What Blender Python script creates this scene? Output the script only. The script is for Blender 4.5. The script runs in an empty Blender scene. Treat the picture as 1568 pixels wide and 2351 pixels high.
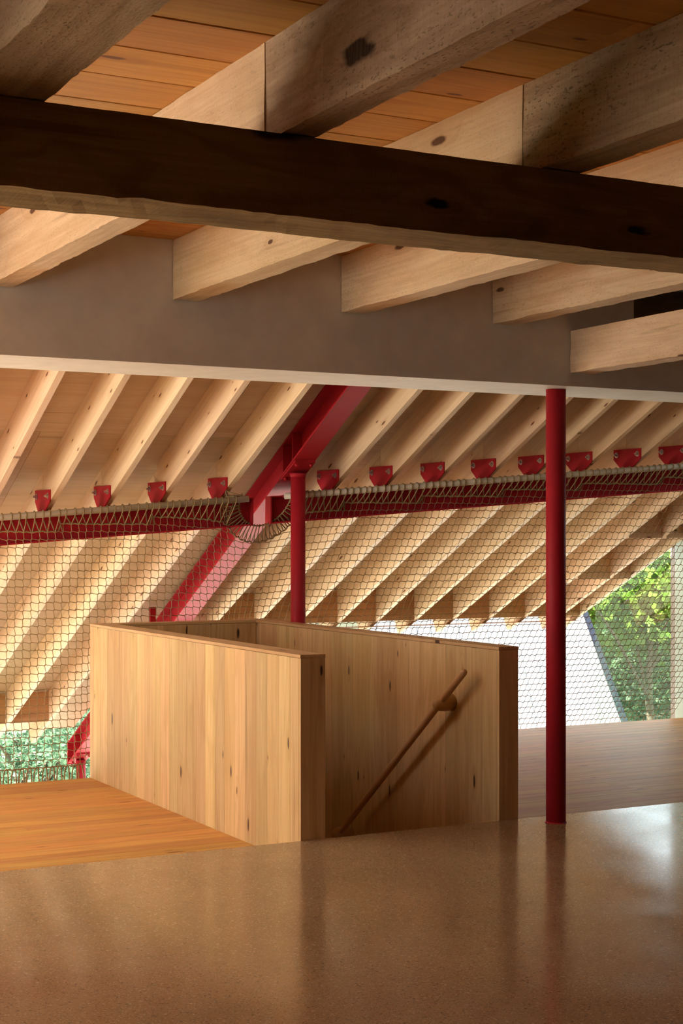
import bpy, math, random
import numpy as np
from mathutils import Matrix, Vector
random.seed(7)
rng = np.random.default_rng(11)
S = bpy.context.scene
C = S.collection
# ---------------------------------------------------------------- camera, sky, sun, exposure
# world axes: x along the floor edge, y along the stair (away), z up; wood floor is z = 0
PSI = math.radians(28.0)
CAMZ = 1.674
cd = bpy.data.cameras.new('camera'); cam = bpy.data.objects.new('camera', cd); C.objects.link(cam)
cam.location = (0, 0, CAMZ); cam.rotation_euler = (math.pi/2, 0, -PSI)
cd.sensor_fit = 'VERTICAL'; cd.sensor_height = 36.0; cd.sensor_width = 24.0
cd.lens = 3600/2351*36.0
cd.shift_y = (1232-1175.5)/2351
cd.clip_end = 300
S.camera = cam
w = bpy.data.worlds.new('sky'); S.world = w; w.use_nodes = True
bg = w.node_tree.nodes['Background']
bg.inputs[0].default_value = (0.86, 0.95, 1.0, 1); bg.inputs[1].default_value = 3.4
sd = bpy.data.lights.new('sun', 'SUN'); sun = bpy.data.objects.new('sun', sd); C.objects.link(sun)
sd.energy = 36.0; sd.angle = math.radians(0.6); sd.color = (1.0, 0.93, 0.82)
SUNDIR = Vector((0.58, 0.18, -0.80)).normalized()
sun.rotation_euler = SUNDIR.to_track_quat('-Z', 'Y').to_euler(); sun.location = (-6, 10, 9)
S.view_settings.view_transform = 'Standard'; S.view_settings.look = 'None'
S.view_settings.gamma = 1.0; S.view_settings.use_curve_mapping = False
S.view_settings.exposure = 0.20
S.cycles.use_denoising = True
S.cycles.adaptive_threshold = 0.02
S.cycles.max_bounces = 9; S.cycles.diffuse_bounces = 6; S.cycles.glossy_bounces = 4
S.cycles.transparent_max_bounces = 12; S.cycles.caustics_reflective = False; S.cycles.caustics_refractive = False
S.cycles.sample_clamp_indirect = 8.0

# ---------------------------------------------------------------- materials
def newmat(name):
    m = bpy.data.materials.new(name); m.use_nodes = True
    nt = m.node_tree; b = nt.nodes['Principled BSDF']
    return m, nt, b
class N:
    def __init__(s, nt): s.nt = nt
    def __call__(s, typ, ins=None, **props):
        n = s.nt.nodes.new(typ)
        for k, v in props.items(): setattr(n, k, v)
        for k, v in (ins or {}).items():
            if isinstance(v, bpy.types.NodeSocket): s.nt.links.new(v, n.inputs[k])
            else: n.inputs[k].default_value = v
        return n
    def link(s, a, b): s.nt.links.new(a, b)
    def ramp(s, fac, stops, interp='LINEAR'):
        r = s('ShaderNodeValToRGB', {0: fac}); cr = r.color_ramp; cr.interpolation = interp
        while len(cr.elements) < len(stops): cr.elements.new(0.5)
        for e, (p, c) in zip(cr.elements, stops):
            e.position = p; e.color = (c if isinstance(c, (tuple, list)) else (c, c, c)) + ((1,) if not isinstance(c, (tuple, list)) or len(c) == 3 else ())
        return r.outputs[0]
    def math(s, op, a, b=0.0, clamp=False):
        return s('ShaderNodeMath', {0: a, 1: b}, operation=op, use_clamp=clamp).outputs[0]
    def mix(s, fac, a, b, mode='MIX'):
        n = s('ShaderNodeMix', data_type='RGBA', blend_type=mode)
        for sock, v in ((n.inputs[0], fac), (n.inputs[6], a), (n.inputs[7], b)):
            if isinstance(v, bpy.types.NodeSocket): s.nt.links.new(v, sock)
            else: sock.default_value = v if not isinstance(v, tuple) or len(v) == 4 else v + (1,)
        return n.outputs[2]

def plain(name, col, rough=0.5, metal=0.0, spec=0.5, bump=0.0):
    m, nt, b = newmat(name); n = N(nt)
    co = n('ShaderNodeTexCoord').outputs['Object']
    nz = n('ShaderNodeTexNoise', {'Vector': co, 'Scale': 9.0, 'Detail': 4.0}).outputs[0]
    c = n.mix(n.ramp(nz, [(0.3, 0.0), (0.7, 1.0)]), tuple(x*0.94 for x in col), tuple(min(1, x*1.05) for x in col))
    n.link(c, b.inputs['Base Color'])
    b.inputs['Roughness'].default_value = rough; b.inputs['Metallic'].default_value = metal
    b.inputs['Specular IOR Level'].default_value = spec
    if bump:
        n2 = n('ShaderNodeTexNoise', {'Vector': co, 'Scale': 140.0, 'Detail': 2.0}).outputs[0]
        bp = n('ShaderNodeBump', {'Height': n2, 'Strength': bump, 'Distance': 0.002}); n.link(bp.outputs[0], b.inputs['Normal'])
    return m

def wood(name, light, dark, streak, knot=(0.10, 0.045, 0.02), rough=0.5, vary=0.16, kd=1.0, grain=1.0, spec=0.35,
         rough_sawn=0.0, stain=0.0, kscale=(1.5, 6.5), figure=0.35, flat='z', ks=(0.025, 0.06)):
    """wood with the grain along local x; every object gets its own cut of the log"""
    m, nt, b = newmat(name); n = N(nt)
    tc = n('ShaderNodeTexCoord').outputs['Object']
    rnd = n('ShaderNodeObjectInfo').outputs['Random']
    off = n('ShaderNodeCombineXYZ', {0: n.math('MULTIPLY', rnd, 91.0), 1: n.math('MULTIPLY', rnd, 47.0), 2: n.math('MULTIPLY', rnd, 23.0)}).outputs[0]
    p = n('ShaderNodeVectorMath', {0: tc, 1: off}, operation='ADD').outputs[0]
    def sc(x, yz): return n('ShaderNodeVectorMath', {0: p, 1: (x, yz, yz)}, operation='MULTIPLY').outputs[0]
    # warp grain round the knots
    sp_ = n('ShaderNodeSeparateXYZ', {0: p})
    kv = n('ShaderNodeCombineXYZ', {0: n.math('MULTIPLY', sp_.outputs[0], kscale[0]), 1: n.math('MULTIPLY', sp_.outputs[2 if flat == 'y' else 1], kscale[1])}).outputs[0]
    vor = n('ShaderNodeTexVoronoi', {'Vector': kv, 'Scale': 1.0, 'Randomness': 1.0}, voronoi_dimensions='2D')
    gate = n.math('GREATER_THAN', n('ShaderNodeSeparateColor', {0: vor.outputs['Color']}).outputs[0], 1.0-0.42*kd)
    kwob = n('ShaderNodeTexNoise', {'Vector': sc(14.0, 30.0), 'Scale': 1.0, 'Detail': 2.0}).outputs[0]
    kdist = n.math('ADD', vor.outputs['Distance'], n.math('MULTIPLY', n.math('SUBTRACT', kwob, 0.5), ks[0]+ks[1]*0.5))
    ksize = n.math('MULTIPLY_ADD', n('ShaderNodeSeparateColor', {0: vor.outputs['Color']}).outputs[1], ks[1])
    ksize.node.inputs[2].default_value = ks[0]
    kn = n.math('MULTIPLY', n.math('SUBTRACT', 1.0, n.math('DIVIDE', kdist, ksize), True), gate, True)
    halo = n.math('MULTIPLY', n.math('SUBTRACT', 1.0, n.math('DIVIDE', kdist, n.math('MULTIPLY', ksize, 3.2)), True), gate, True)
    big = n('ShaderNodeTexNoise', {'Vector': sc(0.7, 5.0*grain), 'Scale': 1.0, 'Detail': 3.0, 'Distortion': 0.5}).outputs[0]
    rings = n.math('SINE', n.math('ADD', n.math('MULTIPLY', big, 46.0), n.math('MULTIPLY', halo, 9.0)))
    fine = n('ShaderNodeTexNoise', {'Vector': sc(1.6, 75.0*grain), 'Scale': 1.0, 'Detail': 4.0, 'Roughness': 0.65}).outputs[0]
    col = n.mix(n.ramp(big, [(0.30, 0.0), (0.72, 1.0)]), light, dark)
    col = n.mix(n.math('MULTIPLY', n.ramp(rings, [(0.0, 0.0), (1.0, 1.0)]), figure), col, streak)
    col = n.mix(n.math('MULTIPLY', n.ramp(fine, [(0.42, 1.0), (0.60, 0.0)]), 0.26), col, streak)
    # long dark pitch streaks
    st = n('ShaderNodeTexNoise', {'Vector': sc(0.9, 26.0*grain), 'Scale': 1.0, 'Detail': 2.0}).outputs[0]
    col = n.mix(n.math('MULTIPLY', n.ramp(st, [(0.66, 0.0), (0.76, 1.0)]), 0.55), col, tuple(x*0.62 for x in streak))
    bd = n('ShaderNodeTexNoise', {'Vector': sc(0.5, 14.0*grain), 'Scale': 1.0, 'Detail': 3.0, 'Roughness': 0.6}).outputs[0]
    col = n.mix(n.math('MULTIPLY', n.ramp(bd, [(0.48, 0.0), (0.70, 1.0)]), 0.42), col, streak)
    col = n.mix(n.math('MULTIPLY', halo, 0.5), col, streak)
    col = n.mix(n.ramp(kn, [(0.0, 0.0), (0.35, 1.0)]), col, knot)
    height = fine
    if rough_sawn:
        saw = n('ShaderNodeTexWave', {'Vector': n('ShaderNodeVectorMath', {0: p, 1: (1.0, 0.25, 0.25)}, operation='MULTIPLY').outputs[0],
                                      'Scale': 19.0, 'Distortion': 9.0, 'Detail': 4.0, 'Detail Scale': 1.6}, bands_direction='X').outputs[1]
        spk = n('ShaderNodeTexNoise', {'Vector': sc(60.0, 150.0), 'Scale': 1.0, 'Detail': 3.0}).outputs[0]
        pat = n('ShaderNodeTexNoise', {'Vector': sc(1.6, 5.0), 'Scale': 1.0, 'Detail': 3.0}).outputs[0]
        speck = n.math('MULTIPLY', n.ramp(spk, [(0.58, 0.0), (0.66, 1.0)]), n.ramp(pat, [(0.35, 0.15), (0.65, 1.0)]))
        col = n.mix(n.math('MULTIPLY', speck, 0.75*rough_sawn), col, tuple(x*0.38 for x in streak))
        col = n.mix(n.math('MULTIPLY', n.ramp(saw, [(0.2, 0.0), (0.8, 1.0)]), 0.10*rough_sawn), col, streak)
        height = n.math('ADD', n.math('ADD', n.math('MULTIPLY', saw, 0.16), n.math('MULTIPLY', spk, 0.75)), n.math('MULTIPLY', fine, 0.5))
    if stain:
        sn = n('ShaderNodeTexNoise', {'Vector': sc(1.2, 3.0), 'Scale': 1.0, 'Detail': 5.0, 'Roughness': 0.7}).outputs[0]
        col = n.mix(n.math('MULTIPLY', n.ramp(sn, [(0.50, 0.0), (0.72, 1.0)]), stain), col, tuple(x*0.30 for x in streak))
    val = n.math('ADD', n.math('MULTIPLY', n.math('FRACT', n.math('MULTIPLY', rnd, 17.3)), vary*2), 1.0-vary)
    hue = n.math('ADD', n.math('MULTIPLY', n.math('FRACT', n.math('MULTIPLY', rnd, 7.7)), 0.018), 0.491)
    hsv = n('ShaderNodeHueSaturation', {'Hue': hue, 'Saturation': 1.0, 'Value': val, 'Fac': 1.0, 'Color': col})
    n.link(hsv.outputs[0], b.inputs['Base Color'])
    b.inputs['Roughness'].default_value = rough; b.inputs['Specular IOR Level'].default_value = spec
    bp = n('ShaderNodeBump', {'Height': height, 'Strength': 0.15+0.4*rough_sawn if rough_sawn else 0.12, 'Distance': 0.004 if rough_sawn else 0.001})
    n.link(bp.outputs[0], b.inputs['Normal'])
    return m

M = {}
M['rafter'] = wood('pale_spruce', (0.80, 0.62, 0.42), (0.74, 0.54, 0.34), (0.56, 0.34, 0.17), knot=(0.17, 0.07, 0.03), rough=0.6, vary=0.07, kd=1.0, figure=0.12, kscale=(2.6, 9.0), flat='y', ks=(0.03, 0.075))
M['deck'] = wood('roof_plywood', (0.64, 0.49, 0.33), (0.58, 0.42, 0.26), (0.48, 0.32, 0.17), rough=0.65, vary=0.05, kd=0.15, figure=0.15)
M['joist'] = wood('sawn_pine', (0.72, 0.56, 0.37), (0.64, 0.47, 0.28), (0.45, 0.28, 0.14), rough=0.75, vary=0.10, kd=0.85, rough_sawn=0.45, kscale=(1.6, 5.0), figure=0.2, flat='y', ks=(0.03, 0.08))
M['old'] = wood('weathered_sawn_timber', (0.54, 0.41, 0.27), (0.45, 0.325, 0.205), (0.26, 0.165, 0.09), knot=(0.03, 0.015, 0.008), rough=0.85, vary=0.08, kd=1.15, rough_sawn=1.0, kscale=(1.0, 3.0), figure=0.3, flat='y', ks=(0.05, 0.13))
M['crossbeam'] = wood('dark_weathered_timber', (0.42, 0.31, 0.15), (0.34, 0.24, 0.105), (0.19, 0.125, 0.05), knot=(0.015, 0.008, 0.004), rough=0.85, vary=0.05, kd=1.5, rough_sawn=0.22, stain=0.55, kscale=(1.5, 4.2), figure=0.45, flat='y', ks=(0.06, 0.15))
M['plankceil'] = wood('orange_pine_boards', (0.64, 0.33, 0.085), (0.55, 0.26, 0.058), (0.36, 0.14, 0.025), knot=(0.16, 0.05, 0.015), rough=0.55, vary=0.13, kd=0.7, figure=0.25, kscale=(1.3, 4.0), ks=(0.02, 0.06))
M['board'] = wood('clear_pine_boards', (0.70, 0.485, 0.24), (0.60, 0.385, 0.17), (0.42, 0.235, 0.085), knot=(0.07, 0.03, 0.015), rough=0.45, vary=0.15, kd=0.8, figure=0.28, kscale=(1.8, 7.0), ks=(0.02, 0.065))
M['floorwood'] = wood('pine_floor_boards', (0.66, 0.35, 0.098), (0.57, 0.275, 0.066), (0.38, 0.15, 0.035), knot=(0.09, 0.035, 0.015), rough=0.48, spec=0.22, vary=0.12, kd=0.6, figure=0.28, kscale=(1.4, 7.0), ks=(0.02, 0.06))
M['rail'] = wood('handrail_oak', (0.62, 0.38, 0.17), (0.55, 0.32, 0.13), (0.42, 0.22, 0.08), rough=0.4, vary=0.02, kd=0.0, figure=0.2)
M['fascia'] = wood('eave_pine', (0.52, 0.30, 0.14), (0.45, 0.24, 0.10), (0.33, 0.16, 0.06), rough=0.6, vary=0.1, kd=0.7, figure=0.3)
M['red'] = plain('crimson_steel_paint', (0.40, 0.016, 0.026), 0.5, spec=0.15)
M['pipe'] = plain('beige_pipe_paint', (0.56, 0.50, 0.40), 0.4)
M['zinc'] = plain('zinc_bolt', (0.62, 0.63, 0.64), 0.32, metal=1.0)
M['rope'] = plain('tan_rope', (0.31, 0.22, 0.11), 0.85, spec=0.2, bump=0.3)
M['white'] = plain('white_wall_paint', (0.80, 0.77, 0.70), 0.6, spec=0.3, bump=0.05)
M['dark'] = plain('dark_opening', (0.03, 0.022, 0.016), 0.9, spec=0.1)
M['panel'] = plain('pale_green_wall', (0.50, 0.58, 0.50), 0.55)
M['jamb'] = plain('taupe_jamb', (0.36, 0.31, 0.27), 0.5)
M['metalroof'] = plain('pale_metal_roof', (0.098, 0.103, 0.110), 0.45)
M['edge'] = plain('blue_grey_flashing', (0.010, 0.013, 0.020), 0.9, spec=0.05)
M['shell'] = plain('dark_panelling', (0.16, 0.10, 0.06), 0.6)
M['lower'] = plain('pale_lower_floor', (0.64, 0.61, 0.55), 0.5)
M['reflector'] = plain('pale_reflector_stone', (0.78, 0.76, 0.71), 0.8)
M['ground'] = plain('garden_soil', (0.030, 0.034, 0.014), 0.95)
M['bark'] = plain('tree_bark', (0.10, 0.075, 0.05), 0.95, bump=0.5)

def concrete():
    m, nt, b = newmat('polished_concrete'); n = N(nt)
    co = n('ShaderNodeTexCoord').outputs['Object']
    cloud = n('ShaderNodeTexNoise', {'Vector': co, 'Scale': 1.3, 'Detail': 5.0, 'Roughness': 0.6}).outputs[0]
    col = n.mix(n.ramp(cloud, [(0.3, 0.0), (0.7, 1.0)]), (0.29, 0.178, 0.088), (0.36, 0.228, 0.118))
    def flecks(scale, lo, hi, th, colr, amount, seed):
        nonlocal col
        v = n('ShaderNodeTexVoronoi', {'Vector': n('ShaderNodeVectorMath', {0: co, 1: (seed, seed*2.0, 0.0)}, operation='ADD').outputs[0], 'Scale': scale})
        g = n.math('GREATER_THAN', n('ShaderNodeSeparateColor', {0: v.outputs['Color']}).outputs[0], th)
        k = n.math('MULTIPLY', n.ramp(v.outputs['Distance'], [(lo, 1.0), (hi, 0.0)]), g)
        col = n.mix(n.math('MULTIPLY', k, amount), col, colr)
    flecks(120.0, 0.25, 0.45, 0.60, (0.13, 0.085, 0.045), 0.85, 3.1)
    flecks(105.0, 0.20, 0.42, 0.66, (0.55, 0.40, 0.26), 0.75, 7.7)
    flecks(56.0, 0.18, 0.36, 0.86, (0.09, 0.07, 0.045), 0.8, 1.3)
    flecks(50.0, 0.15, 0.34, 0.88, (0.56, 0.42, 0.29), 0.7, 5.9)
    n.link(col, b.inputs['Base Color'])
    rz = n('ShaderNodeTexNoise', {'Vector': co, 'Scale': 2.2, 'Detail': 4.0}).outputs[0]
    n.link(n.ramp(rz, [(0.3, 0.10), (0.7, 0.20)]), b.inputs['Roughness'])
    b.inputs['Specular IOR Level'].default_value = 0.5
    wv = n('ShaderNodeTexNoise', {'Vector': co, 'Scale': 1.6, 'Detail': 2.0}).outputs[0]
    bp = n('ShaderNodeBump', {'Height': wv, 'Strength': 0.02, 'Distance': 0.02}); n.link(bp.outputs[0], b.inputs['Normal'])
    return m
M['concrete'] = concrete()

def leafmat(name, col, col2, trans=0.45):
    m, nt, b = newmat(name); n = N(nt)
    co = n('ShaderNodeTexCoord').outputs['Object']
    nz = n('ShaderNodeTexNoise', {'Vector': co, 'Scale': 2.5, 'Detail': 3.0}).outputs[0]
    c = n.mix(n.ramp(nz, [(0.35, 0.0), (0.65, 1.0)]), col, col2)
    n.link(c, b.inputs['Base Color']); b.inputs['Roughness'].default_value = 0.5
    t = n('ShaderNodeBsdfTranslucent', {0: c}).outputs[0]
    mx = n('ShaderNodeMixShader', {0: trans, 1: b.outputs[0], 2: t})
    n.link(mx.outputs[0], nt.nodes['Material Output'].inputs[0])
    return m
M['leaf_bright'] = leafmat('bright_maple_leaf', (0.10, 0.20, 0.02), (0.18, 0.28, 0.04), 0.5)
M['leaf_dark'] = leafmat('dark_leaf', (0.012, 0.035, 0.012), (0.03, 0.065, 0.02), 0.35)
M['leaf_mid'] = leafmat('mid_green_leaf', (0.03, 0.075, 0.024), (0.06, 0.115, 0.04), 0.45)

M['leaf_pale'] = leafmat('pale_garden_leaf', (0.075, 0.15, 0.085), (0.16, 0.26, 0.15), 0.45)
def glassmat():
    m, nt, b = newmat('clear_glazing'); n = N(nt)
    tr = n('ShaderNodeBsdfTransparent', {0: (0.93, 0.97, 0.95, 1)}).outputs[0]
    gl = n('ShaderNodeBsdfGlossy', {0: (1, 1, 1, 1), 'Roughness': 0.02}).outputs[0]
    fr = n('ShaderNodeFresnel', {0: 1.3}).outputs[0]
    mx = n('ShaderNodeMixShader', {0: n.math('MULTIPLY', fr, 0.2), 1: tr, 2: gl})
    n.link(mx.outputs[0], nt.nodes['Material Output'].inputs[0])
    return m
M['glass'] = glassmat()
def frosted():
    m, nt, b = newmat('frosted_diffuser'); n = N(nt)
    t = n('ShaderNodeBsdfTranslucent', {0: (0.85, 0.87, 0.88, 1)}).outputs[0]
    n.link(t, nt.nodes['Material Output'].inputs[0]); return m
M['frosted'] = frosted()

# ---------------------------------------------------------------- helpers
def frame(origin, xdir, zhint=(0, 0, 1)):
    x = Vector(xdir).normalized(); z = Vector(zhint); z = (z - x*z.dot(x))
    z = z.normalized() if z.length > 1e-6 else x.orthogonal().normalized()
    y = z.cross(x)
    m = Matrix((x, y, z)).transposed().to_4x4(); m.translation = Vector(origin)
    return m
def link(name, me, mw, parent=None):
    o = bpy.data.objects.new(name, me); C.objects.link(o)
    if parent is not None:
        pm = parent.get('_pm'); o.parent = parent
        o.matrix_parent_inverse = Matrix.Translation(-parent.location) if parent.type == 'EMPTY' else parent.matrix_basis.inverted() if parent.parent is None else (parent.parent.matrix_basis @ parent.matrix_parent_inverse @ parent.matrix_basis).inverted() if parent.parent.type != 'EMPTY' else parent.matrix_basis.inverted()
    o.matrix_basis = mw
    return o
def mesh(name, vw, faces, mat, parent=None, fr=None, smooth=False):
    """one mesh object from world-space vertices; fr gives its local axes (x = grain)"""
    fr = fr or Matrix.Translation(Vector(vw[0]))
    inv = fr.inverted()
    me = bpy.data.meshes.new(name)
    me.from_pydata([tuple(inv @ Vector(v)) for v in vw], [], faces)
    me.materials.append(M[mat])
    if smooth: me.polygons.foreach_set('use_smooth', [True]*len(me.polygons))
    me.update()
    return link(name, me, fr, parent)
HEXF = [(0, 3, 2, 1), (4, 5, 6, 7), (0, 1, 5, 4), (1, 2, 6, 5), (2, 3, 7, 6), (3, 0, 4, 7)]
def hexa(name, vs, mat, parent=None, xdir=(1, 0, 0)):
    return mesh(name, vs, HEXF, mat, parent, frame(vs[0], xdir))
def box(name, x0, x1, y0, y1, z0, z1, mat, parent=None, grain='x'):
    vs = [(x0, y0, z0), (x1, y0, z0), (x1, y1, z0), (x0, y1, z0), (x0, y0, z1), (x1, y0, z1), (x1, y1, z1), (x0, y1, z1)]
    xd = {'x': (1, 0, 0), 'y': (0, 1, 0), 'z': (0, 0, 1)}[grain]
    fr = frame(((x0+x1)/2, (y0+y1)/2, (z0+z1)/2), xd, (0, 0, 1) if grain != 'z' else (0, 1, 0))
    return mesh(name, vs, HEXF, mat, parent, fr)
def bevel_mesh(lx, ly, lz, bv):
    """box centred on the origin with chamfered long edges (grain along x)"""
    pr = [(-ly/2+bv, -lz/2), (ly/2-bv, -lz/2), (ly/2, -lz/2+bv), (ly/2, lz/2-bv), (ly/2-bv, lz/2), (-ly/2+bv, lz/2), (-ly/2, lz/2-bv), (-ly/2, -lz/2+bv)]
    v = [(-lx/2, y, z) for y, z in pr] + [(lx/2, y, z) for y, z in pr]
    f = [tuple(range(7, -1, -1)), tuple(range(8, 16))] + [(i, (i+1) % 8, 8+(i+1) % 8, 8+i) for i in range(8)]
    return v, f
_cache = {}
def plank(name, centre, xdir, lx, ly, lz, mat, parent=None, bv=0.003, zhint=(0, 0, 1)):
    """board with shared mesh data; lx along the grain, ly its width, lz its thickness"""
    key = (round(lx, 3), round(ly, 4), round(lz, 4), mat, bv)
    me = _cache.get(key)
    if me is None:
        v, f = bevel_mesh(lx, ly, lz, bv); me = bpy.data.meshes.new(name); me.from_pydata(v, [], f); me.materials.append(M[mat]); _cache[key] = me
    return link(name, me, frame(centre, xdir, zhint), parent)
def empty(name, loc):
    o = bpy.data.objects.new(name, None); C.objects.link(o); o.location = loc; o.empty_display_size = 0.1
    return o
def tag(o, label=None, cat=None, group=None, kind=None):
    if label: o['label'] = label
    if cat: o['category'] = cat
    if group: o['group'] = group
    if kind: o['kind'] = kind
    return o
def thing(name, loc, label, cat, group=None): return tag(empty(name, loc), label, cat, group)
def tube_data(pts, r, n=8, closed=False, cap=True):
    """tube through points -> verts, faces"""
    P = [Vector(p) for p in pts]; V = []; F = []; k = len(P); prev = None
    for i, p in enumerate(P):
        a = P[i-1] if (i > 0 or closed) else p; b = P[(i+1) % k] if (i < k-1 or closed) else p
        t = (b-a).normalized()
        if prev is None:
            u = t.orthogonal().normalized()
        else:
            u = (prev - t*prev.dot(t)); u = u.normalized() if u.length > 1e-6 else t.orthogonal().normalized()
        prev = u; v = t.cross(u)
        rr = r[i] if isinstance(r, (list, tuple)) else r
        for j in range(n):
            an = 2*math.pi*j/n; V.append(p + (u*math.cos(an)+v*math.sin(an))*rr)
    for i in range(k if closed else k-1):
        for j in range(n):
            a = i*n+j; b = i*n+(j+1) % n; c = ((i+1) % k)*n+(j+1) % n; d = ((i+1) % k)*n+j
            F.append((a, b, c, d))
    if cap and not closed:
        F.append(tuple(range(n-1, -1, -1))); F.append(tuple((k-1)*n+j for j in range(n)))
    return V, F
def join(parts):
    V = []; F = []
    for v, f in parts:
        o = len(V); V += list(v); F += [tuple(i+o for i in q) for q in f]
    return V, F
def tube(name, pts, r, mat, parent=None, n=12, xdir=None, smooth=True):
    V, F = tube_data(pts, r, n)
    d = Vector(pts[-1])-Vector(pts[0])
    o = mesh(name, V, F, mat, parent, frame(pts[0], xdir or d), False)
    if smooth:
        o.data.polygons.foreach_set('use_smooth', [len(p.vertices) == 4 for p in o.data.polygons])
    return o
def lathe(name, origin, axis, prof, mat, parent=None, n=24):
    """profile [(along, radius)] revolved about axis"""
    A = Vector(axis).normalized(); pts = [Vector(origin)+A*t for t, _ in prof]
    u = A.orthogonal().normalized(); v = A.cross(u); V = []; F = []
    for p, (_, r) in zip(pts, prof):
        for j in range(n):
            an = 2*math.pi*j/n; V.append(p+(u*math.cos(an)+v*math.sin(an))*max(r, 1e-4))
    for i in range(len(prof)-1):
        for j in range(n): F.append((i*n+j, i*n+(j+1) % n, (i+1)*n+(j+1) % n, (i+1)*n+j))
    F.append(tuple(range(n-1, -1, -1))); F.append(tuple((len(prof)-1)*n+j for j in range(n)))
    o = mesh(name, V, F, mat, parent, frame(origin, axis))
    o.data.polygons.foreach_set('use_smooth', [len(p.vertices) == 4 for p in o.data.polygons])
    return o
def timber(name, x0, x1, y0, y1, z0, z1, mat, parent=None, grain='y', rag=0.004, seed=0, step=0.07):
    """rough-sawn timber: a long box with waney, uneven edges"""
    r = np.random.default_rng(seed+101)
    L = (y1-y0) if grain == 'y' else (x1-x0); k = max(4, int(L/step))
    V = []; F = []
    m = 3   # points per cross-section side
    def ring(t):
        pr = []
        A = (x0, x1) if grain == 'y' else (y0, y1)
        for i in range(m): pr.append((A[0]+(A[1]-A[0])*i/m, z0))
        for i in range(m): pr.append((A[1], z0+(z1-z0)*i/m))
        for i in range(m): pr.append((A[1]-(A[1]-A[0])*i/m, z1))
        for i in range(m): pr.append((A[0], z1-(z1-z0)*i/m))
        return pr
    base = ring(0); q = len(base); jit = np.zeros((k+1, q, 2)); acc = np.zeros((q, 2))
    for i in range(k+1):
        acc = acc*0.6 + r.normal(0, 1, (q, 2))*rag*0.45
        jit[i] = acc + r.normal(0, 1, (q, 2))*rag*0.3
    for i in range(k+1):
        t = i/k
        for j, (a, z) in enumerate(base):
            top = z > z1-1e-6
            da, dz = jit[i, j]; dz = 0 if top else dz
            al = (y0+(y1-y0)*t) if grain == 'y' else (x0+(x1-x0)*t)
            V.append((a+da, al, z+dz) if grain == 'y' else (al, a+da, z+dz))
    for i in range(k):
        for j in range(q):
            a, b, c, d = i*q+j, i*q+(j+1) % q, (i+1)*q+(j+1) % q, (i+1)*q+j
            F.append((a, b, c, d) if grain == 'x' else (d, c, b, a))
    F.append(tuple(range(q-1, -1, -1)) if grain == 'x' else tuple(range(q))); F.append(tuple(k*q+j for j in (range(q) if grain == 'x' else range(q-1, -1, -1))))
    fr = frame(((x0+x1)/2, (y0+y1)/2, (z0+z1)/2), (0, 1, 0) if grain == 'y' else (1, 0, 0))
    return mesh(name, V, F, mat, parent, fr)

# ================================================================ THE SETTING
FE = 7.165         # edge of the concrete slab
ZC = 0.12          # its height above the boarded floor
LX = -2.6          # window wall on the sunny side
RX = 9.62          # end wall beyond the last rafter
DX = 9.28          # edge of the roof over the end rafter
slab = box('floor', LX, RX, -3.0, FE, ZC-0.30, ZC, 'concrete'); tag(slab, 'polished tan concrete floor with flecked aggregate', None, None, 'structure')

# boarded floor, boards running along the slab edge
fw = empty('floor_boards', (0, FE, 0)); tag(fw, 'pine boarded floor one step below the concrete', None, None, 'structure')
PW = 0.142
def lay(x0, x1, y0, y1, seed):
    r = random.Random(seed); y = y0
    while y < y1-0.02:
        wd = min(PW, y1-y); x = x0 - r.random()*1.5
        while x < x1:
            L = r.choice((1.8, 2.4, 3.0)); a, b = max(x, x0), min(x+L, x1)
            if b-a > 0.05: plank('plank', ((a+b)/2, y+wd/2, -0.012), (1, 0, 0), b-a-0.0006, wd-0.0008, 0.024, 'floorwood', fw, 0.0012)
            x += L
        y += wd
lay(LX, 3.573, FE, 10.44, 1)
lay(4.915, RX, FE, 11.32, 2)
lay(4.45, 4.915, 10.45, 11.32, 3)
sub = mesh('subfloor', [(LX, FE, -0.025), (3.573, FE, -0.025), (3.573, 10.43, -0.025), (LX, 10.43, -0.025), (LX, FE, -0.32), (3.573, FE, -0.32), (3.573, 10.43, -0.32), (LX, 10.43, -0.32)], HEXF, 'fascia', fw, frame((0, FE, -.1), (1, 0, 0)))
sub2 = mesh('subfloor', [(4.915, FE, -0.025), (RX, FE, -0.025), (RX, 11.31, -0.025), (4.915, 11.31, -0.025), (4.915, FE, -0.32), (RX, FE, -0.32), (RX, 11.31, -0.32), (4.915, 11.31, -0.32)], HEXF, 'fascia', fw, frame((6, FE, -.1), (1, 0, 0)))
sub3 = mesh('subfloor', [(4.45, 10.45, -0.025), (4.915, 10.45, -0.025), (4.915, 11.31, -0.025), (4.45, 11.31, -0.025), (4.45, 10.45, -0.32), (4.915, 10.45, -0.32), (4.915, 11.31, -0.32), (4.45, 11.31, -0.32)], HEXF, 'fascia', fw, frame((4, FE, -.1), (1, 0, 0)))

# lower storey floor and garden
lo = box('floor_lower', LX-0.2, RX, 3.0, 15.4, -3.2, -3.0, 'lower'); tag(lo, 'pale floor of the storey below the net', None, None, 'structure')
gr = mesh('ground', [(-60, -40, -3.35), (70, -40, -3.35), (70, 15.4, -3.35), (70, 80, 4.0), (-60, 80, 4.0), (-60, 15.4, -3.35)], [(0, 1, 2, 5), (5, 2, 3, 4)], 'ground'); tag(gr, 'garden ground rising behind the building', None, None, 'structure')

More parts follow.
